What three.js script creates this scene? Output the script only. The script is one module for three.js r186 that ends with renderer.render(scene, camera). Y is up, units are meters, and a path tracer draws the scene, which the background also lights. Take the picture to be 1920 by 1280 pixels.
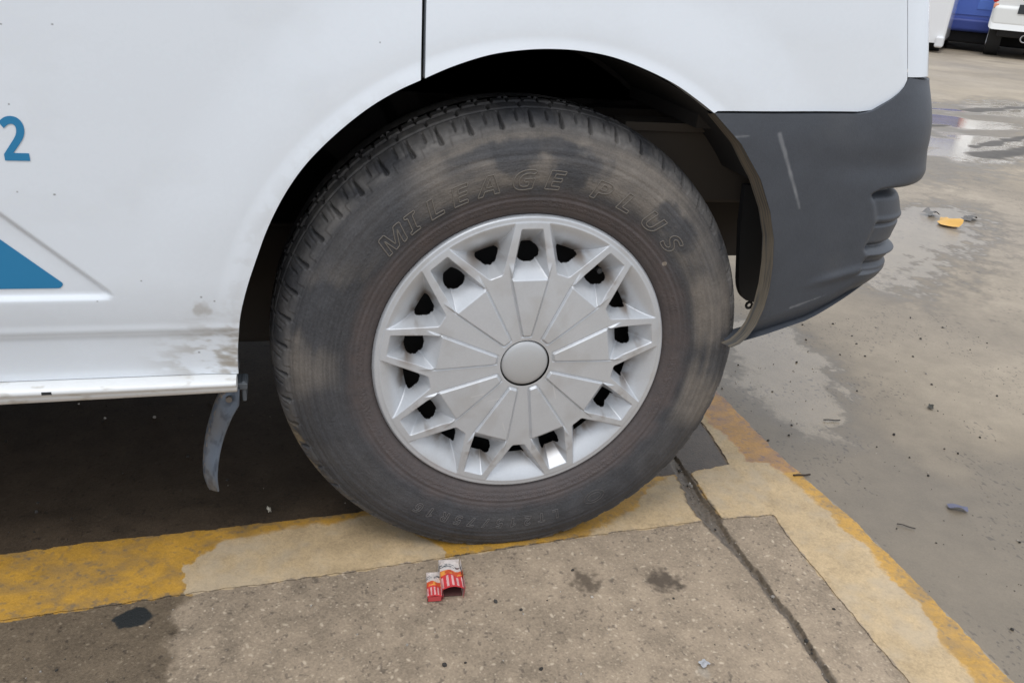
import * as THREE from 'three';
import { mergeGeometries } from 'three/addons/utils/BufferGeometryUtils.js';
import { RoundedBoxGeometry } from 'three/addons/geometries/RoundedBoxGeometry.js';
import { FontLoader } from 'three/addons/loaders/FontLoader.js';

// ------------------------------------------------------------------ camera, sky, light, exposure
const scene = new THREE.Scene();
const D2R = Math.PI / 180;
const camera = new THREE.PerspectiveCamera(44, 1024 / 682, 0.05, 600);
camera.position.set(-0.3088, 0.8466, 1.0464);
camera.rotation.order = 'YXZ';
camera.rotation.set(-24.354 * D2R, -15.492 * D2R, 4.680 * D2R);

const renderer = new THREE.WebGLRenderer({ antialias: true });
renderer.setSize(1024, 682);
renderer.toneMapping = THREE.LinearToneMapping;
renderer.toneMappingExposure = 1.0;
renderer.shadowMap.enabled = true;

{ // overcast sky after rain: a little brighter overhead, slightly blue
  const w = 256, h = 128, d = new Float32Array(w * h * 4);
  for (let j = 0; j < h; j++) {
    const el = ((j + 0.5) / h - 0.5) * Math.PI, s = Math.sin(el);
    for (let i = 0; i < w; i++) {
      const az = (i + 0.5) / w * 2 * Math.PI;
      let L = s > 0 ? 0.66 + 1.05 * s : 0.66;
      if (s > 0) L *= 1 + 0.10 * Math.sin(az * 3 + 1.3 + 2 * s) * Math.sin(az * 5 + s * 7) * (1 - s);
      const k = (j * w + i) * 4;
      if (s > -0.02) { d[k] = L * 0.94; d[k + 1] = L * 1.0; d[k + 2] = L * 1.10; }
      else { d[k] = 0.30; d[k + 1] = 0.27; d[k + 2] = 0.24; }
      d[k + 3] = 1;
    }
  }
  const t = new THREE.DataTexture(d, w, h, THREE.RGBAFormat, THREE.FloatType);
  t.mapping = THREE.EquirectangularReflectionMapping; t.magFilter = t.minFilter = THREE.LinearFilter; t.needsUpdate = true;
  scene.background = t; scene.environment = t;
}
const sun = new THREE.DirectionalLight(new THREE.Color(1, 0.97, 0.93), 0.9);
sun.position.set(-2.2, 8, 3.6); sun.castShadow = true; sun.shadow.radius = 32;
sun.shadow.mapSize.set(2048, 2048);
Object.assign(sun.shadow.camera, { left: -6, right: 14, top: 10, bottom: -14, near: 0.1, far: 40 });
scene.add(sun); scene.add(sun.target);

// ------------------------------------------------------------------ helpers
let seed = 7;
const rnd = () => { seed = (seed * 1664525 + 1013904223) >>> 0; return seed / 4294967296; };
const PERM = new Float32Array(65536); for (let i = 0; i < 65536; i++) PERM[i] = rnd();
const hsh = (x, y) => PERM[((x * 73856093) ^ (y * 19349663)) & 65535];
function vn(x, y) {
  const xi = Math.floor(x), yi = Math.floor(y); let fx = x - xi, fy = y - yi;
  fx = fx * fx * (3 - 2 * fx); fy = fy * fy * (3 - 2 * fy);
  const a = hsh(xi, yi), b = hsh(xi + 1, yi), c = hsh(xi, yi + 1), d = hsh(xi + 1, yi + 1);
  return a + (b - a) * fx + (c - a) * fy + (a - b - c + d) * fx * fy;
}
const fbm = (x, y, n = 4) => { let s = 0, a = 0.5, t = 0; for (let i = 0; i < n; i++) { s += a * vn(x, y); t += a; x = x * 2.03 + 17.1; y = y * 2.03 + 5.7; a *= 0.5; } return s / t; };
const clamp = (v, a = 0, b = 1) => v < a ? a : v > b ? b : v;
const lerp = (a, b, t) => a + (b - a) * t;
const sst = (a, b, v) => { const t = clamp((v - a) / (b - a)); return t * t * (3 - 2 * t); };
const smin = (a, b, k) => { const h = clamp(0.5 + 0.5 * (b - a) / k); return b + (a - b) * h - k * h * (1 - h); };
function pw(pts) { // piecewise linear function of the first coordinate
  return (v) => {
    if (v <= pts[0][0]) return pts[0][1];
    for (let i = 1; i < pts.length; i++) if (v <= pts[i][0]) { const [a, b] = pts[i - 1], [c, d] = pts[i]; return b + (d - b) * (v - a) / (c - a); }
    return pts[pts.length - 1][1];
  };
}
function sdPoly(p, x, y) { // >0 inside
  let d = Infinity, ins = false;
  for (let i = 0, j = p.length - 1; i < p.length; j = i++) {
    const [ax, ay] = p[i], [bx, by] = p[j], ex = bx - ax, ey = by - ay, wx = x - ax, wy = y - ay;
    const t = clamp((wx * ex + wy * ey) / (ex * ex + ey * ey)), qx = wx - ex * t, qy = wy - ey * t;
    d = Math.min(d, qx * qx + qy * qy);
    if ((ay > y) !== (by > y) && x < (bx - ax) * (y - ay) / (by - ay) + ax) ins = !ins;
  }
  return ins ? Math.sqrt(d) : -Math.sqrt(d);
}
const srgb8 = (v) => Math.round(255 * clamp(v <= 0.0031308 ? v * 12.92 : 1.055 * Math.pow(v, 1 / 2.4) - 0.055));
function texFrom(w, h, fn, color = true) { // fn(u, v, out) with linear colours
  const d = new Uint8Array(w * h * 4), o = [0, 0, 0];
  for (let j = 0; j < h; j++) for (let i = 0; i < w; i++) {
    fn((i + 0.5) / w, (j + 0.5) / h, o); const k = (j * w + i) * 4;
    if (color) { d[k] = srgb8(o[0]); d[k + 1] = srgb8(o[1]); d[k + 2] = srgb8(o[2]); } else { d[k] = clamp(o[0]) * 255; d[k + 1] = clamp(o[1]) * 255; d[k + 2] = clamp(o[2]) * 255; }
    d[k + 3] = 255;
  }
  const t = new THREE.DataTexture(d, w, h); t.magFilter = THREE.LinearFilter; t.minFilter = THREE.LinearMipmapLinearFilter; t.generateMipmaps = true;
  if (color) t.colorSpace = THREE.SRGBColorSpace; t.needsUpdate = true; return t;
}
const rep = (t, x = 1, y = x) => { t.wrapS = t.wrapT = THREE.RepeatWrapping; t.repeat.set(x, y); return t; };
const lin = (r, g, b) => new THREE.Color().setRGB(r, g, b);
const mat = (r, g, b, rough = 0.6, metal = 0, extra = {}) => new THREE.MeshStandardMaterial({ color: lin(r, g, b), roughness: rough, metalness: metal, side: THREE.DoubleSide, ...extra });
const used = {};
function numbered(n) { const k = used[n] = (used[n] ?? -1) + 1; return k ? `${n}_${String(k).padStart(3, '0')}` : n; }
function mesh(name, geo, m, parent) {
  const o = new THREE.Mesh(geo, m); o.name = parent ? name : numbered(name); o.castShadow = o.receiveShadow = true; (parent ?? scene).add(o); return o;
}
function thing(name, label, category, pos = [0, 0, 0], turn = 0, group) {
  const o = new THREE.Group(); o.name = numbered(name); o.position.set(...pos); o.rotation.y = turn; o.userData = { label, category };
  if (group) o.userData.group = group; scene.add(o); return o;
}
function sub(name, parent, pos = [0, 0, 0]) { const o = new THREE.Group(); o.name = name; o.position.set(...pos); parent.add(o); return o; }
function tag(o, label, category, group) { o.userData.label = label; if (category) o.userData.category = category; if (group) o.userData.group = group; return o; }
const box = (w, h, d, x, y, z, r = 0) => { const g = r ? new RoundedBoxGeometry(w, h, d, 2, r) : new THREE.BoxGeometry(w, h, d); g.translate(x, y, z); return g; };
const join = (list) => mergeGeometries(list.map((g) => { const q = g.index ? g.toNonIndexed() : g; for (const k of Object.keys(q.attributes)) if (!['position', 'normal', 'uv'].includes(k)) q.deleteAttribute(k); return q; }));
// a grid of points; fn(i/nu, j/nv) gives [x, y, z, u, v]; drop(u, v) leaves quads out
function grid(nu, nv, fn, flip = false) {
  const P = new Float32Array((nu + 1) * (nv + 1) * 3), U = new Float32Array((nu + 1) * (nv + 1) * 2), I = [];
  for (let j = 0; j <= nv; j++) for (let i = 0; i <= nu; i++) {
    const k = j * (nu + 1) + i, q = fn(i / nu, j / nv, i, j);
    P[k * 3] = q[0]; P[k * 3 + 1] = q[1]; P[k * 3 + 2] = q[2]; U[k * 2] = q[3] ?? i / nu; U[k * 2 + 1] = q[4] ?? j / nv;
  }
  for (let j = 0; j < nv; j++) for (let i = 0; i < nu; i++) {
    const a = j * (nu + 1) + i, b = a + 1, c = a + nu + 1, e = c + 1;
    if (flip) I.push(a, c, b, b, c, e); else I.push(a, b, c, b, e, c);
  }
  const g = new THREE.BufferGeometry();
  g.setAttribute('position', new THREE.BufferAttribute(P, 3)); g.setAttribute('uv', new THREE.BufferAttribute(U, 2));
  g.setIndex(I); g.computeVertexNormals(); return g;
}
function loft(path, dz, m = 1) { // a strip from each point of a path along an offset
  return grid(path.length - 1, m, (u, v, i) => { const p = path[i]; return [p[0] + dz[0] * v, p[1] + dz[1] * v, p[2] + dz[2] * v]; });
}

// ------------------------------------------------------------------ the ground
const lineLow = pw([[-2, 0.15], [-0.705, 0.063], [-0.478, 0.046], [-0.26, 0.033], [-0.106, 0.02], [0.134, 0.0], [0.348, -0.011], [0.481, -0.012], [1, -0.012]]);
const lineTop = pw([[-2, 0.0], [-0.743, -0.081], [-0.623, -0.091], [-0.449, -0.099], [-0.32, -0.107], [0.339, -0.15], [0.396, -0.157], [0.476, -0.172], [1, -0.175]]);
const rightOut = pw([[-2, 0.585], [-0.455, 0.591], [-0.324, 0.594], [-0.209, 0.593], [-0.078, 0.606], [0.022, 0.617], [0.163, 0.62], [0.389, 0.621], [1, 0.62]]);
const rightIn = pw([[-2, 0.50], [-0.346, 0.495], [-0.292, 0.493], [-0.178, 0.478], [-0.012, 0.481], [0.054, 0.474], [0.265, 0.472], [1, 0.47]]);
const crackX = pw([[-1, 0.39], [-0.206, 0.376], [-0.125, 0.37], [-0.06, 0.361], [0.002, 0.362], [0.081, 0.37], [0.164, 0.372], [0.238, 0.374], [0.347, 0.365], [0.8, 0.36]]);
const crackW = pw([[-0.5, 0.007], [-0.2, 0.010], [-0.12, 0.014], [-0.03, 0.019], [0.01, 0.013], [0.08, 0.0065], [0.3, 0.0045], [0.8, 0.004]]);
const creamOut = pw([[-0.4, 0.510], [-0.33, 0.515], [-0.25, 0.52], [-0.178, 0.513], [-0.166, 0.561], [-0.117, 0.573], [-0.022, 0.582], [0.084, 0.587], [0.203, 0.590], [0.292, 0.577], [0.381, 0.566], [1, 0.56]]);
const wetLeft = pw([[-0.1, -0.44], [-0.06, -0.45], [0, -0.482], [0.04, -0.479], [0.132, -0.486], [0.205, -0.483], [0.6, -0.45]]);
const creamTop = pw([[-0.484, 0.30], [-0.482, 0.05], [-0.48, -0.01], [-0.461, -0.046], [-0.431, -0.068], [-0.385, -0.081], [-0.32, -0.086], [-0.219, -0.1], [-0.195, -0.105], [-0.132, -0.034], [-0.099, 0.0], [-0.09, 0.06], [0.12, 0.06], [0.134, -0.002], [0.17, -0.03], [0.253, -0.066], [0.285, -0.115], [0.345, -0.15]]);
const puddleA = [[0.64, -0.40], [0.70, -0.62], [0.78, -0.86], [0.98, -0.86], [0.985, -0.60], [0.90, -0.40], [0.76, -0.23], [0.68, -0.23]];
const puddleB = [[2.60, -2.42], [3.23, -2.62], [3.85, -2.95], [5.06, -4.25], [6.2, -5.0], [6.1, -5.7], [5.4, -5.35], [4.6, -5.2], [3.4, -4.1], [2.7, -3.2]];
const puddleC = [[1.33, -1.05], [1.55, -1.5], [2.05, -1.98], [2.60, -2.12], [2.52, -1.78], [2.10, -1.38], [1.65, -1.06], [1.44, -0.93]];
function dryness(x, z) { // 1 where the surface has dried, 0 where rain water still soaks it
  const n = (fbm(x * 22, z * 22, 3) - 0.5) * 0.03 + (fbm(x * 120 + 9, z * 120, 2) - 0.5) * 0.012;
  const xs = x + n, zs = z + n * 0.7, e = 0.0065;
  const cw = crackW(z);
  let d = 0;
  if (x > 0.62 || x > rightOut(z)) { // the yard beyond the corner
    const band = x - rightOut(z) - 0.12 - (0.45 + 0.75 * sst(-0.35, 0.15, z)) * fbm(x * 2.2 + 1, z * 2.2 + 4, 4); // rain runs along the line
    let w = sst(-0.10, 0.22, band) * (0.55 + 0.45 * sst(0.35, 0.6, fbm(x * 0.9 + 3, z * 1.2 + 8, 4))) + 0.18 * fbm(x * 7, z * 9, 3);
    w = clamp(w + 0.14 * sst(0.3, 0.6, fbm(x * 3 + 60, z * 4, 4)), 0.16 + 0.16 * fbm(x * 5 + 20, z * 6, 4), 1);
    w *= 1 - sst(-0.07, 0.06, sdPoly(puddleA, x + n * 3, z + n * 3));
    w *= 1 - sst(-0.25, 0.15, sdPoly(puddleB, x + n * 14, z + n * 14)) * (0.75 + 0.25 * sst(0.38, 0.5, fbm(x * 1.1, z * 2.6, 4)));
    w *= 1 - sst(-0.16, 0.10, sdPoly(puddleC, x + n * 8, z + n * 8)) * 0.97;
    return w;
  }
  if (z > lineLow(x)) d = sst(-0.006, 0.012, xs - wetLeft(z) + (fbm(x * 60, z * 60, 3) - 0.5) * 0.02);
  else if (z > lineTop(x) - 0.006 && x < rightIn(z)) d = sst(-e, e, zs - creamTop(xs));
  if (x > rightIn(z) - 0.004 || (x > 0.385 && z > lineTop(x) && z < lineLow(x))) d = sst(-e, e, creamOut(zs) - xs);
  if (z < -0.175 && x > rightIn(z)) d *= 1;
  const dc = Math.abs(x - crackX(z) + n * 0.5) - cw * 1.02;
  d *= sst(0, 0.005, dc);
  return d;
}
function groundAt(x, z, o, fine) { // o = [r, g, b, roughness]
  const dry = dryness(x, z);
  const n1 = fbm(x * 3 + 40, z * 3, 4), n2 = fbm(x * 34, z * 34 + 70, 4), n3 = fine ? vn(x * 420, z * 420) : 0.5, n4 = fine ? vn(x * 900 + 4, z * 900) : 0.5;
  const ro = rightOut(z) + (fbm(x * 50, z * 50, 3) - 0.5) * 0.012, ri = rightIn(z) + (fbm(x * 70, z * 70, 3) - 0.5) * 0.009;
  const jit = (fbm(x * 60 + 11, z * 60, 3) - 0.5) * 0.012;
  const inFront = z < lineLow(x) + jit && z > lineTop(x) + jit && x < ri + 0.02;
  const inRight = x > ri && x < ro;
  const paint = inFront || inRight;
  let r, g, b;
  if (x > ro) { // yard concrete
    const k = 0.80 + 0.36 * n1 + 0.22 * (n2 - 0.5) + 0.10 * (n3 - 0.5) + 0.12 * (n4 - 0.5);
    const warm = fbm(x * 0.8 + 20, z * 0.8, 3);
    r = lerp(0.29, 0.335, warm) * k; g = lerp(0.246, 0.270, warm) * k; b = lerp(0.196, 0.186, warm) * k;
  } else if (paint) {
    const w = fbm(x * 45, z * 45, 4), pit = fbm(x * 140 + 3, z * 140, 3);
    let k = 0.90 + 0.34 * (n2 - 0.5) + 0.18 * (n3 - 0.5) + 0.18 * (n4 - 0.5);
    const scuff = clamp(0.75 * sst(0.42, 0.78, fbm(x * 20 + 7, z * 34, 4)) + 0.45 * sst(0.40, 0.8, fbm(x * 70 + 7, z * 95, 4)));
    const dr = [0.54, 0.395, 0.225], we = [0.59, 0.32, 0.050];
    r = lerp(we[0], dr[0], dry) * k; g = lerp(we[1], dr[1], dry) * k; b = lerp(we[2], dr[2], dry) * k;
    const eg = Math.min(inRight ? Math.min(x - ri, ro - x) : 9, inFront && !inRight ? Math.min(lineLow(x) - z, z - lineTop(x)) : 9);
    const chip = sst(0.60, 0.80, pit + 0.12 * sst(0.020, 0.0, eg)) * 0.45;
    const s = clamp(scuff * (1 - dry) * 0.55 + chip * (0.55 + 0.45 * (1 - dry)));
    r = lerp(r, 0.23, s); g = lerp(g, 0.165, s); b = lerp(b, 0.095, s);
    if (dry > 0.5) { const f = sst(0.36, 0.70, 0.5 * w + 0.5 * fbm(x * 9 + 2, z * 14, 3)) * 0.45; r = lerp(r, 0.43, f); g = lerp(g, 0.36, f); b = lerp(b, 0.27, f); }
    if (inRight && z < -0.13 && dry < 0.5) { r *= 0.86; g *= 0.82; b *= 1.3; } // thinner paint, the concrete greys it
  } else {
    const k = 0.78 + 0.40 * (n1 - 0.35) + 0.50 * (n2 - 0.5) + 0.26 * (n3 - 0.5) + 0.24 * (n4 - 0.5);
    r = 0.352 * k; g = 0.272 * k; b = 0.190 * k;
    const bay = z < lineTop(x) + jit; // soaked ground of the bay, its colour darkened for the shade under the van
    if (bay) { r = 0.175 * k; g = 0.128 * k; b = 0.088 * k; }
    if (fine) { // aggregate showing through the worn face
      for (const [cs, pr, rad, amt] of [[0.0070, 0.32, 0.0027, 0.62], [0.017, 0.26, 0.0055, 0.70]]) {
        const cx = Math.floor(x / cs), cz = Math.floor(z / cs);
        for (let a = -1; a <= 1; a++) for (let c = -1; c <= 1; c++) {
          const h = hsh(cx + a + 991, cz + c + 77); if (h > pr) continue;
          const px = (cx + a + hsh(cx + a, cz + c + 5)) * cs, pz = (cz + c + hsh(cx + a + 31, cz + c)) * cs;
          const q = 0.4 + 0.6 * h / pr, ang = h * 90, dx = x - px, dz = z - pz, ux = dx * Math.cos(ang) + dz * Math.sin(ang), uz = (dz * Math.cos(ang) - dx * Math.sin(ang)) * (1.2 + h * 3);
          const e = Math.sqrt(ux * ux + uz * uz) + (n4 - 0.5) * 0.0012;
          const m = sst(rad * q, rad * q * 0.5, e) * amt * (0.5 + 0.5 * hsh(cx + a + 3, cz + c + 9)) * (bay ? 0.12 : 1); r += (0.60 - r) * m; g += (0.49 - g) * m; b += (0.36 - b) * m;
        }
      }
      const pit = sst(0.70, 0.80, fbm(x * 150, z * 150 + 31, 3)); r *= 1 - 0.42 * pit; g *= 1 - 0.42 * pit; b *= 1 - 0.40 * pit;
    }
  }
  // soaked by water: darker, smoother; puddle colour lightened to stand in for sky reflection
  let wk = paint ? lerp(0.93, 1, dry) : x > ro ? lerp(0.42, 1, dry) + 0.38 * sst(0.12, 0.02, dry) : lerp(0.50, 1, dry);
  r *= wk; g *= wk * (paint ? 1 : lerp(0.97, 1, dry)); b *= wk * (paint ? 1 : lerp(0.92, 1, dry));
  let rough = x > ro ? lerp(0.06, 0.80, Math.pow(dry, 0.35)) : paint ? lerp(0.55, 0.85, dry) : lerp(0.50, 0.92, dry);
  // dirt in the joint
  const ja = Math.abs(x - crackX(z) + (fbm(x * 90, z * 90, 3) - 0.5) * 0.012);
  if (z > -0.3 && z < 0.9) { const m = sst(crackW(z) * 1.4, crackW(z) * 1.0, ja), gr = 0.6 + 0.9 * fbm(x * 300, z * 300, 2); r = lerp(r, 0.105 * gr, m); g = lerp(g, 0.080 * gr, m); b = lerp(b, 0.055 * gr, m); }
  // mud stains and the tar blot
  for (const [sx, sz, rx, rz, cr, cg, cb, am] of [[0.096, 0.104, 0.024, 0.026, 0.085, 0.062, 0.042, 0.85], [0.219, 0.118, 0.030, 0.025, 0.075, 0.055, 0.038, 0.9], [-0.538, 0.082, 0.026, 0.020, 0.022, 0.024, 0.024, 1], [0.243, 0.136, 0.008, 0.006, 0.06, 0.045, 0.03, 0.8], [0.20, 0.30, 0.012, 0.01, 0.36, 0.33, 0.28, 0.4]]) {
    const e = Math.hypot((x - sx) / rx, (z - sz) / rz); if (e > 2) continue;
    const hard = cr < 0.03, m = sst(hard ? 1.02 : 1.25, hard ? 0.86 : 0.35, e + (fbm(x * 110, z * 110, 3) - 0.5) * (hard ? 0.45 : 1.5)) * am;
    r = lerp(r, cr, m); g = lerp(g, cg, m); b = lerp(b, cb, m);
  }
  // dark specks of grit on the yard
  if (fine && x > ro) { const s = sst(0.80, 0.87, vn(x * 230 + 50, z * 150)) * sst(0.40, 0.58, fbm(x * 9, z * 9, 2)); r *= 1 - 0.4 * s; g *= 1 - 0.4 * s; b *= 1 - 0.37 * s; }
  // dark, rougher streaks across the far puddle
  if (x > 2) {
    for (const [ax, az, bx, bz, wd] of [[5.0, -4.86, 6.3, -5.35, 0.10], [3.60, -3.10, 4.9, -3.62, 0.10], [3.75, -3.35, 4.9, -3.95, 0.05], [3.9, -4.0, 4.15, -4.1, 0.05]]) {
      const ex = bx - ax, ez = bz - az, t = clamp(((x - ax) * ex + (z - az) * ez) / (ex * ex + ez * ez)), e = Math.hypot(x - ax - ex * t, z - az - ez * t) + (fbm(x * 6, z * 6, 3) - 0.5) * 0.12;
      const m = sst(wd, wd * 0.4, e) * 0.85; r = lerp(r, 0.05, m); g = lerp(g, 0.044, m); b = lerp(b, 0.038, m); rough = lerp(rough, 0.8, m);
    }
  }
  o[0] = r; o[1] = g; o[2] = b; o[3] = rough;
}
function groundMaps(x0, x1, z0, z1, w, h, fine) {
  const ra = new Uint8Array(w * h * 4), q = [0, 0, 0, 0];
  let k = 0;
  const map = texFrom(w, h, (u, v, o) => { groundAt(lerp(x0, x1, u), lerp(z0, z1, v), q, fine); o[0] = q[0]; o[1] = q[1]; o[2] = q[2]; ra[k] = ra[k + 1] = ra[k + 2] = clamp(q[3]) * 255; ra[k + 3] = 255; k += 4; });
  const rm = new THREE.DataTexture(ra, w, h); rm.magFilter = THREE.LinearFilter; rm.needsUpdate = true;
  return { map, roughnessMap: rm };
}
const bumpTex = texFrom(1024, 1024, (u, v, o) => { // tileable enough: pits and grains
  const f = (s, t) => { const x = u * s, y = v * s, a = vn(x + t, y), b = vn(x + t - s, y), c = sst(0.8, 1, u); return lerp(a, b, c); };
  o[0] = o[1] = o[2] = 0.45 * f(220, 3) + 0.35 * f(90, 9) + 0.2 * f(40, 1);
}, false);
const NEAR = [-1.1, 1.5, -1.0, 0.72], MID = [-4, 5.2, -5.6, 3], FAR = [-12, 20, -22, 10];
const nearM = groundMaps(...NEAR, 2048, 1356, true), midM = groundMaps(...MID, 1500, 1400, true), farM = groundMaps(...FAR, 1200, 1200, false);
for (const t of Object.values(farM)) t.wrapS = t.wrapT = THREE.MirroredRepeatWrapping;
const mkGround = (m, bx, bs) => new THREE.MeshStandardMaterial({ ...m, roughness: 1, side: THREE.DoubleSide, bumpMap: rep(bumpTex.clone(), bx[0], bx[1]), bumpScale: bs });
const gNear = mkGround(nearM, [2.6 / 0.35, 1.72 / 0.35], 0.0005), gMid = mkGround(midM, [9.2 / 0.6, 8.6 / 0.6], 0.00012), gFar = mkGround(farM, [32 / 1.2, 32 / 1.2], 0.00015);
const uvIn = (R, x, z) => [(x - R[0]) / (R[1] - R[0]), (z - R[2]) / (R[3] - R[2])];
{
  const xs = [], zs = []; // near grid lines, closer together over the joint
  for (let x = NEAR[0]; x < NEAR[1] - 1e-6;) { xs.push(x); x += x > 0.325 && x < 0.41 ? 0.0022 : 0.02; } xs.push(NEAR[1]);
  for (let z = NEAR[2]; z < NEAR[3] - 1e-6; z += 0.008) zs.push(z); zs.push(NEAR[3]);
  const near = grid(xs.length - 1, zs.length - 1, (u, v, i, j) => {
    const x = xs[i], z = zs[j], c = Math.abs(x - crackX(z) + (fbm(x * 90, z * 90, 3) - 0.5) * 0.012);
    const w = crackW(z), y = z > -0.3 && z < 0.69 ? -0.0045 * sst(w * 1.05, w * 0.6, c) * (0.7 + 0.5 * vn(x * 200, z * 200)) : 0;
    return [x, y, z, ...uvIn(NEAR, x, z)];
  }, true);
  const rect = (R, x0, x1, z0, z1) => grid(4, 4, (u, v) => { const x = lerp(x0, x1, u), z = lerp(z0, z1, v); return [x, 0, z, ...uvIn(R, x, z)]; }, true);
  const ring = (R, O, I) => [rect(R, O[0], I[0], O[2], O[3]), rect(R, I[1], O[1], O[2], O[3]), rect(R, I[0], I[1], O[2], I[2]), rect(R, I[0], I[1], I[3], O[3])];
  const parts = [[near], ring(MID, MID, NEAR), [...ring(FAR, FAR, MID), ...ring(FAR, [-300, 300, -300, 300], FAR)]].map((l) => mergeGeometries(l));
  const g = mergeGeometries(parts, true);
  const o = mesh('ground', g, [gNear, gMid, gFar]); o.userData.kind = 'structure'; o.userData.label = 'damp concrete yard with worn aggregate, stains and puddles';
}
// painted lines: thin sheets that share the ground's own map
function marking(outline, label) {
  const s = new THREE.Shape(); outline.forEach(([x, z], i) => i ? s.lineTo(x, z) : s.moveTo(x, z));
  const g = new THREE.ShapeGeometry(s), p = g.attributes.position, uv = g.attributes.uv, nr = g.attributes.normal;
  for (let i = 0; i < p.count; i++) { const x = p.getX(i), z = p.getY(i); p.setXYZ(i, x, 0.0015, z); uv.setXY(i, ...uvIn(NEAR, x, z)); nr.setXYZ(i, 0, 1, 0); }
  const I = g.index.array; for (let i = 0; i < I.length; i += 3) { const t = I[i]; I[i] = I[i + 2]; I[i + 2] = t; }
  const o = mesh('parking_line', g, gNear); o.userData.kind = 'structure'; o.userData.label = label;
}
const rag = (x, z, a = 0.006) => (fbm(x * 90 + 3, z * 90, 3) - 0.5) * a;
{
  const A = [], B = [];
  for (let x = -1.09; x < 0.345; x += 0.006) A.push([x, lineLow(x) + rag(x, 1)]);
  for (let z = -0.012; z > -0.146; z -= 0.006) A.push([crackX(z) - crackW(z) * 1.15 + rag(3, z), z]);
  for (let x = 0.345; x > -1.09; x -= 0.006) A.push([x, lineTop(x) + rag(x, 2)]);
  marking(A, 'yellow painted line running along the parking bay under the tyre, faded to cream where dry');
  for (let z = -0.15; z < -0.012; z += 0.006) B.push([crackX(z) + crackW(z) * 1.2 + rag(4, z), z]);
  for (let x = 0.385; x < 0.478; x += 0.006) B.push([x, lineLow(x) + rag(x, 3)]);
  for (let z = -0.008; z < 0.71; z += 0.006) B.push([rightIn(z) + rag(5, z), z]);
  for (let z = 0.71; z > -0.98; z -= 0.006) B.push([rightOut(z) + rag(6, z), z]);
  for (let z = -0.98; z < -0.178; z += 0.006) B.push([rightIn(z) + rag(7, z), z]);
  for (let x = 0.475; x > 0.40; x -= 0.006) B.push([x, lineTop(x) + rag(x, 8)]);
  marking(B, 'cream and yellow painted line running away from the camera at the right of the crack');
}
// ------------------------------------------------------------------ materials of the van
const HY = 0.325; // hub height
const archPts = [[-0.389, 0.3215], [-0.389, 0.335], [-0.3875, 0.36], [-0.385, 0.382], [-0.381, 0.411], [-0.371, 0.45], [-0.357, 0.491], [-0.343, 0.528], [-0.323, 0.568], [-0.301, 0.601], [-0.279, 0.626], [-0.248, 0.655], [-0.217, 0.679], [-0.187, 0.697], [-0.161, 0.7095], [-0.125, 0.726], [-0.081, 0.741], [-0.043, 0.748], [-0.011, 0.751], [0.03, 0.751], [0.071, 0.746], [0.115, 0.734], [0.16, 0.717], [0.192, 0.7], [0.219, 0.684]];
const archCurve = new THREE.CatmullRomCurve3(archPts.map(([x, y]) => new THREE.Vector3(x, y, 0)), false, 'centripetal');
const arch = archCurve.getSpacedPoints(300).map((p) => [p.x, p.y]);
const pocketPoly = [[-1.0, 0.890], [-0.547, 0.462], [-0.532, 0.4475], [-0.529, 0.4435], [-0.532, 0.4405], [-0.538, 0.4390], [-1.0, 0.4390]];
function bodyZ(x, y) {
  let z = 0.020;
  const r = Math.hypot(x, y - HY - 0.02);
  z += 0.0055 * sst(0.53, 0.42, r) * sst(0.40, 0.56, y); // flare round the wheel arch
  z += 0.003 * sst(0.42, 0.395, r);
  z -= 0.0065 * sst(0.394, 0.378, y) + 0.006 * clamp((0.378 - y) / 0.06) + 0.006 * clamp((0.46 - y) / 0.06) ** 2 + 0.05 * Math.max(0, 0.60 - y) ** 2; // the panel turns under
  const t = Math.max(0, y - 0.60); z -= 0.075 * t * t;
  if (x < -0.45 && y < 0.9) z -= 0.0055 * sst(-0.003, 0.0035, sdPoly(pocketPoly, x, y)); // pressed recess with the stripe in it
  return z;
}
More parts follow.
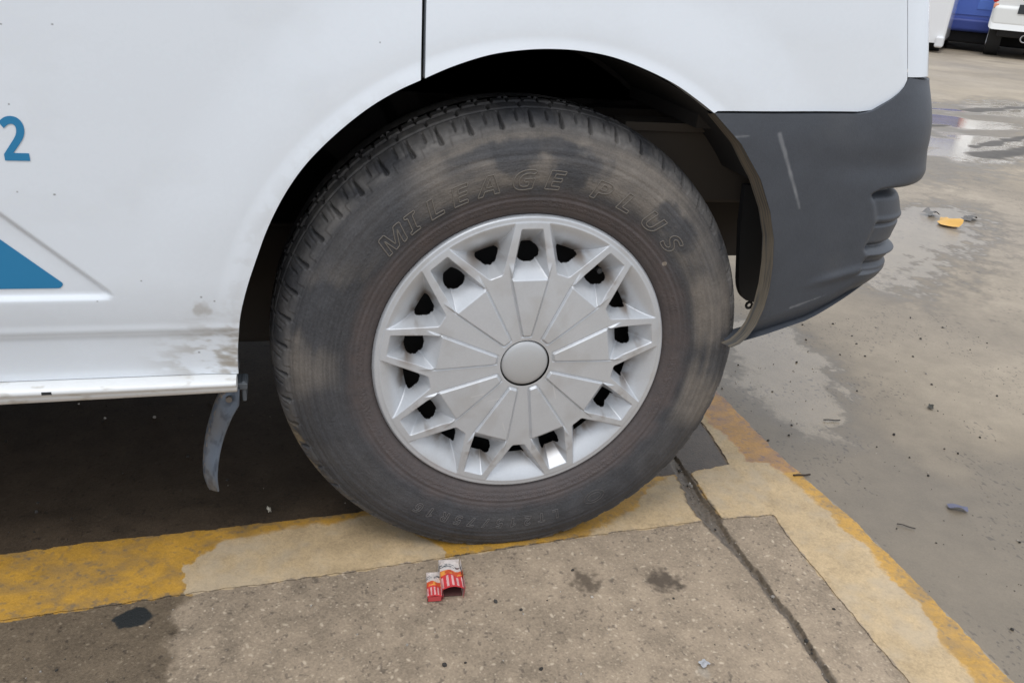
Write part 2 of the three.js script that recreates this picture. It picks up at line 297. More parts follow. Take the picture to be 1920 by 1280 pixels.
const paintMap = texFrom(2048, 1024, (u, v, o) => {
  const x = lerp(-1.0, 0.8, u), y = lerp(0.28, 1.18, v), r = Math.hypot(x, y - HY - 0.02);
  let c = [0.77, 0.81, 0.85];
  const mot = (fbm(x * 6, y * 6 + 3, 4) - 0.5) * 0.05 + (vn(x * 300, y * 300) - 0.5) * 0.012; c = c.map((q) => q * (1 + mot));
  // road film with a grain, thicker low down in patches
  const film = sst(0.50, 0.72, fbm(x * 14 + 4, y * 22, 4) + 0.30 * sst(0.5, 0.34, y)) * 0.04; c = [lerp(c[0], 0.42, film), lerp(c[1], 0.40, film), lerp(c[2], 0.36, film)];
  // brown splash by the arch foot and along the lip
  const foot = sst(0.10, 0.0, Math.hypot((x + 0.395) * 0.75, (y - 0.35) * 1.1 - 0.2 * (x + 0.395))) * sst(0.42, 0.75, fbm(x * 50 + 7 + y * 30, y * 130, 4) + 0.08);
  const lip = x < -0.18 ? sst(0.018, 0.002, Math.abs(r - 0.398)) * sst(0.45, 0.62, fbm(x * 70, y * 70, 3)) * 0.6 : 0;
  const spot = sst(0.014, 0.004, Math.hypot(x + 0.425, y - 0.42) + (fbm(x * 120, y * 120, 2) - 0.5) * 0.016) * 0.4;
  const d = clamp(foot * 0.7 + lip * 0.15 + spot); c = [lerp(c[0], 0.26, d), lerp(c[1], 0.205, d), lerp(c[2], 0.13, d)];
  const cs = 0.028, cx = Math.floor(x / cs), cy = Math.floor(y / cs), h = hsh(cx + 501, cy + 17); // specks of tar
  if (h < 0.085 && x < -0.16) { const e = Math.hypot(x - (cx + 0.2 + 0.6 * hsh(cx, cy)) * cs, (y - (cy + 0.2 + 0.6 * hsh(cx + 9, cy)) * cs) * 1.3), m = sst(0.0019, 0.0007, e * (0.7 + h * 10)) * 0.75; c = [lerp(c[0], 0.10, m), lerp(c[1], 0.09, m), lerp(c[2], 0.085, m)]; }
  o[0] = c[0]; o[1] = c[1]; o[2] = c[2];
});
const M = {
  paint: new THREE.MeshPhysicalMaterial({ map: paintMap, roughness: 0.5, clearcoat: 1, clearcoatRoughness: 0.04, side: THREE.DoubleSide }),
  black: mat(0.022, 0.022, 0.023, 0.9), under: mat(0.045, 0.04, 0.036, 0.95), rail: mat(0.085, 0.07, 0.055, 0.9),
  blue: new THREE.MeshPhysicalMaterial({ color: lin(0.012, 0.20, 0.40), roughness: 0.45, clearcoat: 0.6, clearcoatRoughness: 0.15, side: THREE.DoubleSide }),
};
const paintUV = (x, y) => [(x + 1.0) / 1.8, (y - 0.28) / 0.9];

const van = thing('van', 'white van at its rear wheel, with blue decals and dark grey bumper', 'van');
const TOP = 2.05;
const rise = (v) => v < 0.86 ? v / 0.86 * 0.32 : 0.32 + (v - 0.86) / 0.14 * 0.68;
const edgeStrip = (pts, dz) => loft(pts.map(([x, y]) => [x, y, bodyZ(x, y)]), [0, 0, -dz]);
{ // front side panel: left of the seam
  const L = [];
  for (let i = 0; i < 14; i++) L.push([lerp(-3.9, -0.8, i / 14), 0.3215]);
  for (let i = 0; i < 150; i++) L.push([lerp(-0.8, -0.389, i / 150), 0.3215]);
  for (const [x, y] of arch) if (x < -0.1625) L.push([x, y]);
  L.push([-0.1625, 0.7088]);
  const g = grid(L.length - 1, 200, (u, v, i) => { const [x, yl] = L[i], y = lerp(yl, TOP, rise(v)); return [x, y, bodyZ(x, y), ...paintUV(x, y)]; });
  const seam = []; for (let y = 0.7088; y < TOP; y += 0.05) seam.push([-0.1625, y]);
  mesh('front_side_panel', join([g, edgeStrip(L.slice(14), 0.022), edgeStrip(seam, 0.02)]), M.paint, van);
}
// plan of the rear: side, rounded corner, rear face; s runs along it
const RC = 0.10;
const xrWhite = (y) => 0.586 - 0.29 * (Math.min(y, 0.86) - 0.735) - Math.max(0, y - 0.86) * 0.06;
function rearPoint(s, y, xr, z0, off = 0) {
  const sc = xr - RC, zc = z0 - RC;
  if (s < sc) return [s, y, z0 + off];
  const a = (s - sc) / RC;
  if (a < Math.PI / 2) return [sc + (RC + off) * Math.sin(a), y, zc + (RC + off) * Math.cos(a)];
  return [xr + off, y, zc - (s - sc - RC * Math.PI / 2)];
}
const bumpTop = pw([[0.219, 0.684], [0.325, 0.6865], [0.43, 0.6895], [0.445, 0.692], [0.457, 0.696], [0.482, 0.711], [0.492, 0.7195], [0.499, 0.728], [0.502, 0.738], [0.506, 0.7385], [0.545, 0.735], [3, 0.733]]);
const tailS = (y) => xrWhite(y) - RC + 0.016;
{ // rear quarter panel: from the seam to the tail joint, above the arch and the bumper
  const L = [[-0.1575, 0.711]];
  for (const [x, y] of arch) if (x > -0.156) L.push([x, y]);
  for (let x = 0.224; x < 0.5005; x += 0.004) L.push([x, bumpTop(x) + 0.0025]);
  L.push([0.5005, 0.7385]);
  const n = L.length - 1;
  const g = grid(n, 200, (u, v, i) => {
    const [x0, yl] = L[i], y = lerp(yl, TOP, rise(v));
    const s = x0 > 0.35 ? lerp(x0, x0 - 0.5005 + tailS(y), sst(0.35, 0.5005, x0)) : x0;
    return [...rearPoint(s, y, xrWhite(y), bodyZ(Math.min(s, 0.45), y)), ...paintUV(s, y)];
  });
  const seam = []; for (let y = 0.711; y < TOP; y += 0.05) seam.push([-0.1575, y]);
  mesh('rear_quarter_panel', join([g, edgeStrip(L.filter((p) => p[0] < 0.49), 0.02), edgeStrip(seam, 0.02)]), M.paint, van);
  mesh('tail_panel', grid(60, 120, (u, v) => {
    const y = lerp(0.7395, TOP, rise(v)), s0 = tailS(y) + 0.0008, s = u < 0.6 ? lerp(s0, s0 + 0.2, u / 0.6) : lerp(s0 + 0.2, s0 + 1.98, (u - 0.6) / 0.4);
    return [...rearPoint(s, y, xrWhite(y), bodyZ(0.45, y)), ...paintUV(s, y)];
  }), M.paint, van);
  mesh('panel_seal', box(0.016, 1.3, 0.004, -0.16, 1.357, -0.006), M.black, van);
}
{ // roof, far side and front close the body
  mesh('body_shell', join([box(4.4, 0.03, 1.8, -1.72, 2.055, -0.98), box(4.4, 1.72, 0.03, -1.72, 1.2, -1.90), box(0.03, 1.72, 1.8, -3.9, 1.2, -0.98)]), mat(0.76, 0.78, 0.8, 0.4), van);
  mesh('underbody', join([box(3.40, 0.03, 1.80, -2.15, 0.40, -0.98), box(0.80, 0.03, 1.45, -0.05, 0.78, -1.12), box(0.30, 0.03, 1.80, 0.40, 0.66, -0.98), box(0.8, 0.45, 0.02, -0.05, 0.64, -0.36), box(0.10, 0.14, 1.2, 0.0, 0.32, -0.95), box(2.9, 0.12, 0.08, -2.1, 0.34, -0.5), box(1.1, 0.22, 0.5, -1.1, 0.31, -1.25), box(3.3, 0.20, 0.05, -2.2, 0.30, -1.86), box(0.9, 0.20, 0.05, 0.1, 0.36, -1.88), box(0.34, 0.26, 0.10, 0.335, 0.502, -0.36)]), M.under, van);  // floor pan and axle, plus added boxes that cut light under the van
  mesh('added_fuel_tank', join([box(1.0, 0.24, 0.55, -0.80, 0.30, -0.66, 0.03), box(0.05, 0.26, 0.6, -0.62, 0.30, -0.66, 0.01)]), M.under, van);  // tank added to block light and cover bright ground beneath the van
  mesh('added_leaf_spring', join([0, 1, 2].map((k) => box(1.0 - k * 0.22, 0.012, 0.06, -0.30, 0.255 - k * 0.013, -0.42, 0.003))), M.under, van);  // springs added with the tank to screen off lit ground behind the wheel
  // wheel housing: a half drum above the wheel
  mesh('wheel_housing', join([
    grid(60, 1, (u, v) => { const a = lerp(36, 186, u) * D2R; return [0.412 * Math.cos(a), HY + 0.012 + 0.412 * Math.sin(a), lerp(-0.012, -0.36, v)]; }),
    grid(24, 8, (u, v) => { const a = lerp(20, 200, u) * D2R; return [0.415 * Math.cos(a) * v, Math.max(0.42, HY + 0.415 * Math.sin(a) * v), -0.35]; })]), M.black, van);
  tag(mesh('chassis_panel', join([box(0.30, 0.115, 0.03, 0.31, 0.576, -0.155, 0.008), box(0.30, 0.012, 0.05, 0.31, 0.637, -0.15)]), M.rail, van), 'dusty brown inner panel behind the tyre');
  const sh = new THREE.Shape(); sh.moveTo(0.354, 0.56); sh.lineTo(0.42, 0.56); sh.lineTo(0.424, 0.375); sh.lineTo(0.414, 0.366); sh.lineTo(0.394, 0.371); sh.quadraticCurveTo(0.378, 0.38, 0.373, 0.41); sh.lineTo(0.358, 0.50); sh.closePath();
  const sg = new THREE.ExtrudeGeometry(sh, { depth: 0.012, bevelEnabled: false }); sg.translate(0, 0, -0.106);
  const loop = new THREE.TorusGeometry(0.0052, 0.0022, 8, 18); loop.translate(0.405, 0.3600, -0.10);
  mesh('splash_shield', join([sg, loop]), M.black, van);
}
{ // rear bumper
  const leftX = pw([[0.347, 0.31], [0.353, 0.324], [0.365, 0.335], [0.382, 0.344], [0.41, 0.351], [0.441, 0.3525], [0.475, 0.35], [0.514, 0.343], [0.554, 0.328], [0.599, 0.303], [0.646, 0.264], [0.684, 0.219]]);
  const bot = pw([[0.31, 0.347], [0.366, 0.362], [0.432, 0.384], [0.495, 0.418], [0.53, 0.436], [0.56, 0.442], [3, 0.445]]);
  const xr0 = pw([[0.40, 0.545], [0.437, 0.576], [0.448, 0.586], [0.459, 0.591], [0.476, 0.5915], [0.484, 0.594], [0.4905, 0.594], [0.4965, 0.589], [0.510, 0.589], [0.522, 0.592], [0.535, 0.5945], [0.547, 0.592], [0.563, 0.585], [0.576, 0.577], [0.583, 0.578], [0.588, 0.596], [0.594, 0.610], [0.601, 0.614], [0.608, 0.616], [0.624, 0.6125], [0.639, 0.608], [0.653, 0.607], [0.677, 0.604], [0.699, 0.598], [0.73, 0.588], [0.75, 0.586]]);
  const pocketY = (y) => sst(0.456, 0.462, y) * sst(0.590, 0.584, y);
  const xr = (y) => { let s = 0; for (let k = -2; k <= 2; k++) s += xr0(y + k * 0.0016); return s / 5 + 0.008 * pocketY(y); };
  
  const groove = (y) => { // ribs pressed into the corner step
    const q = (c, w, d) => d * Math.exp(-(((y - c) / w) ** 2));
    return -0.008 * pocketY(y) - q(0.581, 0.006, 0.014) - q(0.533, 0.0025, 0.004) + q(0.541, 0.004, 0.002) - q(0.499, 0.004, 0.007) + q(0.487, 0.004, 0.005) - q(0.471, 0.005, 0.006);
  };
  const send = 2.1, leftP = []; for (let k = 0; k <= 60; k++) { const y = lerp(0.347, 0.684, k / 60); leftP.push([leftX(y), y]); }
  const tt = (t) => t < 0.75 ? t / 0.75 * 0.30 : 0.30 + (t - 0.75) / 0.25 * 0.70;
  const side = (s, y) => { // z of the side face: curls in at the bottom edge
    const b = clamp((y - bot(s)) / 0.03); let z = 0.030 - 0.010 * (1 - b) * (1 - b) - 0.22 * Math.max(0, 0.62 - y) ** 2 - 1.2 * Math.max(0, y - 0.64) ** 2;
    z -= 0.0025 * Math.exp(-(((y - 0.62) / 0.02) ** 2)) * sst(0.36, 0.48, s);
    z += 0.0035 * Math.exp(-(((y - 0.455 - 0.28 * (s - 0.46)) / 0.008) ** 2)) * sst(0.40, 0.46, s);
    return z;
  };
  const g = grid(220, 190, (u, v) => {
    const t = tt(u), y0 = lerp(0.347, 0.684, v), s = lerp(leftX(y0), send, t), sb = lerp(0.31, send, t), st = lerp(0.219, send, t);
    let y = lerp(bot(sb), bumpTop(st), v);
    const x = xr(y), f = sst(x - RC - 0.004, x - RC + 0.010, s);
    return [...rearPoint(s, y, x, side(Math.min(s, 0.5), y), groove(y) * f), s * 1.2, y * 1.2];
  });
  const bmap = texFrom(1024, 512, (u, v, o) => {
    const s = u / 1.2 * 1.2 / 1.2, y = v / 1.2 * 1.0;
    const x = u / 1.2, yy = v / 1.2; let k = 0.92 + 0.18 * (fbm(u * 30, v * 40, 4) - 0.5) + 0.10 * (vn(u * 420, v * 420) - 0.5);
    let c = [0.060 * k, 0.067 * k, 0.080 * k];
    const dust = sst(0.45, 0.8, fbm(u * 8 + 3, v * 10, 4)) * 0.14; c = [lerp(c[0], 0.17, dust), lerp(c[1], 0.165, dust), lerp(c[2], 0.155, dust)];
    // pale scrapes in the plastic
    for (const [ax, ay, bx, by, w, m] of [[0.318, 0.660, 0.372, 0.560, 0.0050, 0.42], [0.40, 0.405, 0.452, 0.425, 0.003, 0.4], [0.255, 0.655, 0.275, 0.657, 0.003, 0.3], [0.325, 0.372, 0.348, 0.415, 0.003, 0.4]]) {
      const ex = bx - ax, ey = by - ay, t = clamp(((x - ax) * ex + (yy - ay) * ey) / (ex * ex + ey * ey)), e = Math.hypot(x - ax - ex * t, yy - ay - ey * t);
      const q = sst(w, w * 0.2, e + (vn(u * 160, v * 160) - 0.5) * 0.0012 + 0.0018 * t) * m * (0.6 + 0.6 * vn(u * 60, v * 60)); c = [lerp(c[0], 0.34, q), lerp(c[1], 0.345, q), lerp(c[2], 0.35, q)];
    }
    o[0] = c[0]; o[1] = c[1]; o[2] = c[2];
  });
  bmap.wrapS = bmap.wrapT = THREE.RepeatWrapping;
  const bm = new THREE.MeshStandardMaterial({ map: bmap, roughness: 0.48, side: THREE.DoubleSide, bumpMap: rep(bumpTex.clone(), 4), bumpScale: 0.00015 });
  const topStrip = grid(160, 1, (u, v) => { const s = lerp(0.219, 0.7, u), y = bumpTop(s); return [...rearPoint(s, y - 0.0005, xr(y), side(Math.min(s, 0.5), y), -0.02 * v), s * 1.2, y * 1.2]; });
  const botStrip = grid(120, 1, (u, v) => { const s = lerp(0.31, send, u), y = bot(s); return [...rearPoint(s, y + 0.004 * v, xr(y), 0.020, -0.035 * v), s * 1.2, y * 1.2]; });
  const bumper = mesh('rear_bumper', join([g, topStrip, botStrip]), bm, van);
  bumper.userData.label = 'scraped dark grey plastic rear bumper with ribbed corner';
  // returned lip of the arch, brown with dried mud
  const mud = texFrom(256, 512, (u, v, o) => { const n = fbm(u * 10, v * 30, 4), k = 0.7 + 0.6 * n, d = sst(0.45, 0.7, fbm(u * 6 + 9, v * 16, 3)); o[0] = lerp(0.125, 0.06, d) * k; o[1] = lerp(0.105, 0.058, d) * k; o[2] = lerp(0.078, 0.055, d) * k; });
  const lip = grid(60, 4, (u, v, i) => { const [x, y] = leftP[i], w = sst(0.0, 0.25, 1 - u) * 0.9 + 0.1, nx = -0.008 * v * w; return [x + nx, y - 0.004 * v * sst(0.6, 1, u), lerp(0.0285, 0.010, v)]; });
  tag(mesh('arch_lip', lip, new THREE.MeshStandardMaterial({ map: mud, roughness: 0.8, side: THREE.DoubleSide }), van), 'muddy returned edge of the bumper round the wheel arch');
}
{ // sill trim: a bright rounded moulding under the panel
  const prof = [[-0.010, 0.3205], [0.005, 0.3205], [0.012, 0.3198], [0.0175, 0.3175], [0.0195, 0.3145], [0.0185, 0.3115], [0.0155, 0.3095], [0.0145, 0.3065], [0.0130, 0.3010], [0.006, 0.2992], [-0.012, 0.2992]];
  const xs = []; for (let i = 0; i <= 20; i++) xs.push(lerp(-3.9, -0.8, i / 20)); for (let i = 1; i <= 80; i++) xs.push(lerp(-0.8, -0.3915, i / 80));
  const smap = texFrom(1024, 64, (u, v, o) => { const x = u * 1.2; const k = 1 + (fbm(x * 30, v * 6, 4) - 0.5) * 0.12, d = sst(0.62, 0.8, fbm(x * 40 + 5, v * 5, 4)) * 0.5; o[0] = lerp(0.76 * k, 0.45, d); o[1] = lerp(0.765 * k, 0.41, d); o[2] = lerp(0.755 * k, 0.34, d); });
  smap.wrapS = smap.wrapT = THREE.RepeatWrapping;
  const g = grid(xs.length - 1, prof.length - 1, (u, v, i, j) => { const sag = 0.0045 * clamp((-0.392 - xs[i]) / 0.3); return [xs[i], prof[j][1] - (0.3205 - prof[j][1]) / 0.022 * sag * 1.0, prof[j][0], xs[i] / 1.2, v]; }, true);
  const cap = new THREE.Shape(); prof.forEach(([z, y], i) => i ? cap.lineTo(z, y) : cap.moveTo(z, y)); const cg = new THREE.ShapeGeometry(cap); cg.rotateY(-Math.PI / 2); cg.translate(-0.3915, 0, 0);
  const cp = cg.attributes.position; for (let i = 0; i < cp.count; i++) { /* the end face lies in the y-z plane */ cp.setZ(i, Math.abs(cp.getZ(i)) < 1 ? cp.getZ(i) : 0); }
  const sill = mesh('sill_trim', join([g, cg]), new THREE.MeshStandardMaterial({ map: smap, roughness: 0.35, side: THREE.DoubleSide }), van);
  mesh('drain_slot', box(0.012, 0.004, 0.002, -0.616, 0.3130, 0.0186, 0.0008), M.black, sill);
}
// decals
function onPanel(geo, dx, dy, sc, rot, off) {
  const p = geo.attributes.position, c = Math.cos(rot), s = Math.sin(rot);
  for (let i = 0; i < p.count; i++) { const a = p.getX(i) * sc, b = p.getY(i) * sc, x = dx + a * c - b * s, y = dy + a * s + b * c; p.setXYZ(i, x, y, bodyZ(x, y) + off + p.getZ(i)); }
  geo.computeVertexNormals(); return geo;
}
function fit(g, x0, x1, y0, y1) { g.computeBoundingBox(); const b = g.boundingBox, p = g.attributes.position; for (let i = 0; i < p.count; i++) p.setXYZ(i, lerp(x0, x1, (p.getX(i) - b.min.x) / (b.max.x - b.min.x)), lerp(y0, y1, (p.getY(i) - b.min.y) / (b.max.y - b.min.y)), 0); return g; }
const bold = await new FontLoader().loadAsync('fonts/droid/droid_sans_bold.typeface.json');
{
  const g = new THREE.ShapeGeometry(bold.generateShapes('2', 1), 14);
  const d = mesh('number_decal', onPanel(fit(g, -0.6165, -0.5915, 0.6035, 0.6518), 0, 0, 1, 0, 0.0008), M.blue, van); d.userData.label = 'blue printed digit 2';
  const slant = (y) => { const c = y - 0.4505, e = -0.588 - (y - 0.4650) / 0.938; return c < 0.0075 ? Math.min(e, -0.5795 - 0.006 * (1 - Math.sqrt(1 - (1 - c / 0.0075) ** 2))) : Math.min(e, -0.5795); };
  const sg = grid(40, 60, (u, v) => { const y = lerp(0.4505, 0.66, v * v), x = lerp(-0.84, slant(y), u); return [x, y, bodyZ(x, y) + 0.0008]; });
  mesh('stripe_decal', sg, M.blue, van).userData.label = 'blue pointed stripe in the pressed recess';
}
{ // bent mud flap bracket hanging behind the sill
  const c = new THREE.CatmullRomCurve3([[-0.394, 0.300], [-0.402, 0.283], [-0.412, 0.262], [-0.421, 0.236], [-0.430, 0.205], [-0.4365, 0.172], [-0.439, 0.142], [-0.4375, 0.118]].map(([x, y]) => new THREE.Vector3(x, y, 0)));
  const w = pw([[0, 0.006], [0.12, 0.0155], [0.3, 0.0145], [0.6, 0.013], [0.9, 0.0115], [1, 0.010]]);
  const fm = texFrom(128, 512, (u, v, o) => { const n = fbm(u * 4, v * 9, 4), d = sst(0.50, 0.80, fbm(u * 4 + 3, v * 11 + 5, 3)) * 0.6, k = 0.85 + 0.3 * n; o[0] = lerp(0.15, 0.06, d) * k; o[1] = lerp(0.18, 0.07, d) * k; o[2] = lerp(0.225, 0.09, d) * k; if (u > 0.72) { const m = sst(0.4, 0.7, fbm(u * 9, v * 30, 3)) * 0.8; o[0] = lerp(o[0], 0.30, m); o[1] = lerp(o[1], 0.26, m); o[2] = lerp(o[2], 0.22, m); } });
  const N = 50, pts = c.getSpacedPoints(N), K = 13;
  // section: a shallow channel, front face with returned edges
  const g = grid(N, K, (u, v, i, j) => {
    const p = pts[i], t = c.getTangentAt(u), nx = -t.y, ny = t.x, ww = w(u), a = v * Math.PI * 2, q = Math.cos(a), r = Math.sin(a);
    const lx = Math.sign(q) * Math.pow(Math.abs(q), 0.6) * ww, lz = r * 0.005 + 0.003 * (1 - (q * q)) + 0.0045 * Math.sin(u * 9);
    return [p.x + nx * lx * 0.92, p.y + ny * lx, -0.012 + lz + q * 0.010 - 0.03 * u, (1 - q) / 2, u];
  });
  const flap = mesh('mud_flap', g, new THREE.MeshStandardMaterial({ map: fm, roughness: 0.3, metalness: 0.35, side: THREE.DoubleSide }), van);
  flap.userData.label = 'bent grey strip hanging under the end of the sill';
  mesh('bracket', join([box(0.034, 0.010, 0.030, -0.396, 0.2985, -0.020, 0.002), box(0.006, 0.03, 0.026, -0.384, 0.290, -0.020, 0.002)]), mat(0.10, 0.11, 0.12, 0.6, 0.2), flap);
  const bo = new THREE.CylinderGeometry(0.0045, 0.0045, 0.005, 6); bo.rotateX(Math.PI / 2); bo.translate(-0.4035, 0.283, -0.001); mesh('bolt', bo, mat(0.16, 0.14, 0.12, 0.5, 0.4), flap);
}

// ------------------------------------------------------------------ the wheel
const wheel = sub('wheel', van, [0, HY, 0]);
const prof = new THREE.CatmullRomCurve3([[0.204, -0.016], [0.2145, -0.006], [0.220, 0.000], [0.229, 0.0045], [0.240, 0.0075], [0.258, 0.011], [0.275, 0.0125], [0.292, 0.0105], [0.306, 0.006], [0.318, -0.001], [0.327, -0.008], [0.334, -0.0155], [0.3395, -0.024], [0.3435, -0.034], [0.347, -0.048], [0.3500, -0.07], [0.3512, -0.105]].map(([r, z]) => new THREE.Vector3(r, z, 0)), false, 'centripetal');
const PN = 130, PP = prof.getSpacedPoints(PN), PT = PP.map((p, i) => { const a = PP[Math.max(0, i - 1)], b = PP[Math.min(PN, i + 1)], l = Math.hypot(b.x - a.x, b.y - a.y); return [-(b.y - a.y) / l, (b.x - a.x) / l]; });
const wallZ = pw(PP.filter((p) => p.y > -0.02 || p.x < 0.335).map((p) => [p.x, p.y]));
const PITCH = 52;
function tyreDisp(th, r, z) {
  let d = 0; const q = (c, w, h) => h * Math.exp(-(((r - c) / w) ** 2));
  if (z > -0.02) d += q(0.2405, 0.0012, 0.0013) + q(0.2365, 0.0010, -0.0006) + q(0.2965, 0.0009, -0.0008) + q(0.3125, 0.0012, -0.0010) + q(0.2255, 0.0012, 0.0009) + q(0.2325, 0.0008, 0.0006) + q(0.2475, 0.0007, 0.0006) + q(0.2915, 0.0008, 0.0007) + q(0.3015, 0.0007, 0.0007) + q(0.3075, 0.0008, -0.0009) + q(0.3180, 0.0009, 0.0010);
  const a = th / (2 * Math.PI) * PITCH, f = a - Math.floor(a), jit = hsh(Math.floor(a) + 7, 3) * 0.10;
  const arc = 2 * Math.PI / PITCH * r;
  const s1 = Math.abs(f - 0.30 - jit * 0.4) * arc, s2 = Math.abs(f - 0.78 + jit * 0.3 + (r - 0.34) * 1) * arc, s3 = Math.abs(f - 0.55 + (r - 0.33) * 4) * arc;
  if (z < -0.004) {
    const on = sst(0.3265, 0.330, r) * sst(-0.042, -0.036, z), wd = lerp(0.0034, 0.0011, clamp((r - 0.328) / 0.014));
    d -= 0.0070 * sst(wd + 0.0008, wd * 0.5, s1) * on;
    d -= 0.0040 * sst(0.0018, 0.0008, s2) * sst(0.3345, 0.337, r) * sst(-0.042, -0.036, z);
    d -= 0.0012 * sst(0.0016, 0.0006, s3) * sst(0.330, 0.334, r) * sst(-0.040, -0.034, z);
    d -= 0.0050 * sst(0.0024, 0.0012, Math.abs(z + 0.046)) + 0.0022 * sst(0.0011, 0.0004, Math.abs(r - 0.3245)) * (z > -0.03 ? 1 : 0);
    d -= 0.005 * sst(0.0020, 0.0010, Math.abs(f - 0.5) * arc) * sst(-0.048, -0.052, z) * sst(-0.070, -0.066, z);
    d += 0.0014 * sst(0.3205, 0.3235, r) * sst(0.3335, 0.331, r) * (f > 0.34 ? 1 : 0.2);
    const zz = 0.010 * Math.sin(f * 2 * Math.PI);
    d -= 0.0065 * sst(0.0050, 0.0032, Math.abs(z + 0.072)) + 0.0065 * sst(0.0055, 0.0035, Math.abs(z + 0.101 + zz * 0.2));
    d -= 0.004 * sst(0.0022, 0.0010, Math.abs(((f * 2) % 1) - 0.5) * arc * 0.5) * sst(-0.074, -0.080, z);
  }
  d += (vn(th * 260, r * 700) - 0.5) * 0.0003;
  return d;
}
function squash(x, y, z) { // the loaded tyre is flat on the ground and bulges a little
  const ex = -HY - y; if (ex > -0.02) z += 0.10 * clamp((ex + 0.02) / 0.03) * 0.05 * (z > -0.10 ? 1 : -1);
  return [x, Math.max(y, -HY + 0.0005), z];
}
const rubber = texFrom(2048, 512, (u, v, o) => { // u round the tyre from the bottom, v outward from the bead
  const th = u * 2 * Math.PI - Math.PI / 2, r = lerp(0.20, 0.36, v), X = Math.cos(th) * r, Y = Math.sin(th) * r, up = Math.sin(th);
  let k = 0.85 + 0.5 * (fbm(X * 50 + 9, Y * 50, 4) - 0.5) + 0.25 * (vn(X * 600, Y * 600) - 0.5);
  let c = [0.056 * k, 0.056 * k, 0.060 * k];
  // tan dust: thick at the top of the sidewall, in streaks round the tyre
  const st = fbm(r * 130, th * 2.0 + 5, 3), pa = fbm(X * 11 + 31, Y * 11 + 4, 4);
  let du = sst(0.30, 0.62, pa + 0.18 * (st - 0.5)) * (0.12 + 0.88 * sst(0.42, 0.66, fbm(X * 5 + 3, Y * 5 + 8, 3) + 0.25 * up + 0.05 * Math.cos(th))) * sst(0.25, 0.268, r) * sst(0.335, 0.315, r);
  // hand-sized clean damp blots
  for (const [ad, rr, sa, sr] of [[97, 0.292, 0.035, 0.022], [79, 0.287, 0.040, 0.024], [82, 0.27, 0.022, 0.016], [134, 0.273, 0.028, 0.017], [50, 0.283, 0.022, 0.018], [42, 0.282, 0.026, 0.02], [101, 0.305, 0.05, 0.012], [86, 0.306, 0.06, 0.010]]) {
    const dx = (th - ad * D2R) * rr / sa, dy = (r - rr) / sr, e = Math.hypot(dx, dy) + (fbm(X * 60, Y * 60, 3) - 0.5) * 0.9; du *= 1 - 0.85 * sst(1.25, 0.6, e);
  }
  const dt = 0.85 + 0.4 * (fbm(X * 70, Y * 70, 3) - 0.5); c = [lerp(c[0], 0.215 * dt, du * 0.78), lerp(c[1], 0.185 * dt, du * 0.78), lerp(c[2], 0.154 * dt, du * 0.78)];
  const rib = fbm(r * 420, th * 1.3, 3) - 0.5, gr = vn(X * 900 + 5, Y * 900) - 0.5; c = c.map((q) => q * (1 + 0.45 * rib + 0.30 * gr));
  // red-brown brake dust near the bead
  const br = sst(0.258, 0.236, r + (fbm(X * 40, Y * 40, 3) - 0.5) * 0.016) * (0.55 + 0.5 * (fbm(X * 80, Y * 80, 3))); c = [lerp(c[0], 0.108, br * 0.7), lerp(c[1], 0.082, br * 0.7), lerp(c[2], 0.074, br * 0.7)];
  // grey-brown on the shoulder blocks
  const sh = sst(0.320, 0.331, r) * sst(0.25, 0.6, fbm(X * 26 + 2, Y * 26, 4)) * (0.35 + 0.65 * sst(0.42, 0.6, fbm(X * 4 + 6, Y * 4, 3) + 0.14 * up + 0.10 * Math.cos(th))); const bk = 0.8 + 0.5 * vn(X * 240, Y * 240); c = [lerp(c[0], 0.20 * bk, sh * 0.8), lerp(c[1], 0.186 * bk, sh * 0.8), lerp(c[2], 0.170 * bk, sh * 0.8)];
  // caked mud on the shoulder low at the left
  const lo = Math.exp(-(((th - 205 * D2R) / 0.13) ** 2)) + Math.exp(-(((th + 155 * D2R) / 0.13) ** 2)); const md = lo * sst(0.326, 0.334, r) * sst(0.42, 0.55, fbm(X * 60, Y * 60, 3)); c = [lerp(c[0], 0.24, md), lerp(c[1], 0.185, md), lerp(c[2], 0.11, md)];
  if (Math.hypot((th - 37.4 * D2R) * 0.24, r - 0.2415) < 0.0034) c = [0.26, 0.22, 0.18];
  o[0] = c[0]; o[1] = c[1]; o[2] = c[2];
});
rubber.wrapS = THREE.RepeatWrapping;
const rubberM = new THREE.MeshStandardMaterial({ map: rubber, roughness: 0.72, side: THREE.DoubleSide });
const tyreBump = texFrom(2048, 256, (u, v, o) => { const th = u * 2 * Math.PI, r = lerp(0.20, 0.36, v); let h = 0.5 * vn(th * 90, r * 900) + 0.3 * fbm(th * 30, r * 300, 2); if (r > 0.226 && r < 0.237) h += 0.5 * (hsh(Math.floor(th * 160), Math.floor(r * 500)) > 0.55 ? 1 : 0) * (fbm(th * 3, 2, 2) > 0.42 ? 1 : 0); o[0] = o[1] = o[2] = clamp(h * 0.6); }, false);
tyreBump.wrapS = THREE.RepeatWrapping; rubberM.bumpMap = tyreBump; rubberM.bumpScale = 0.0012;
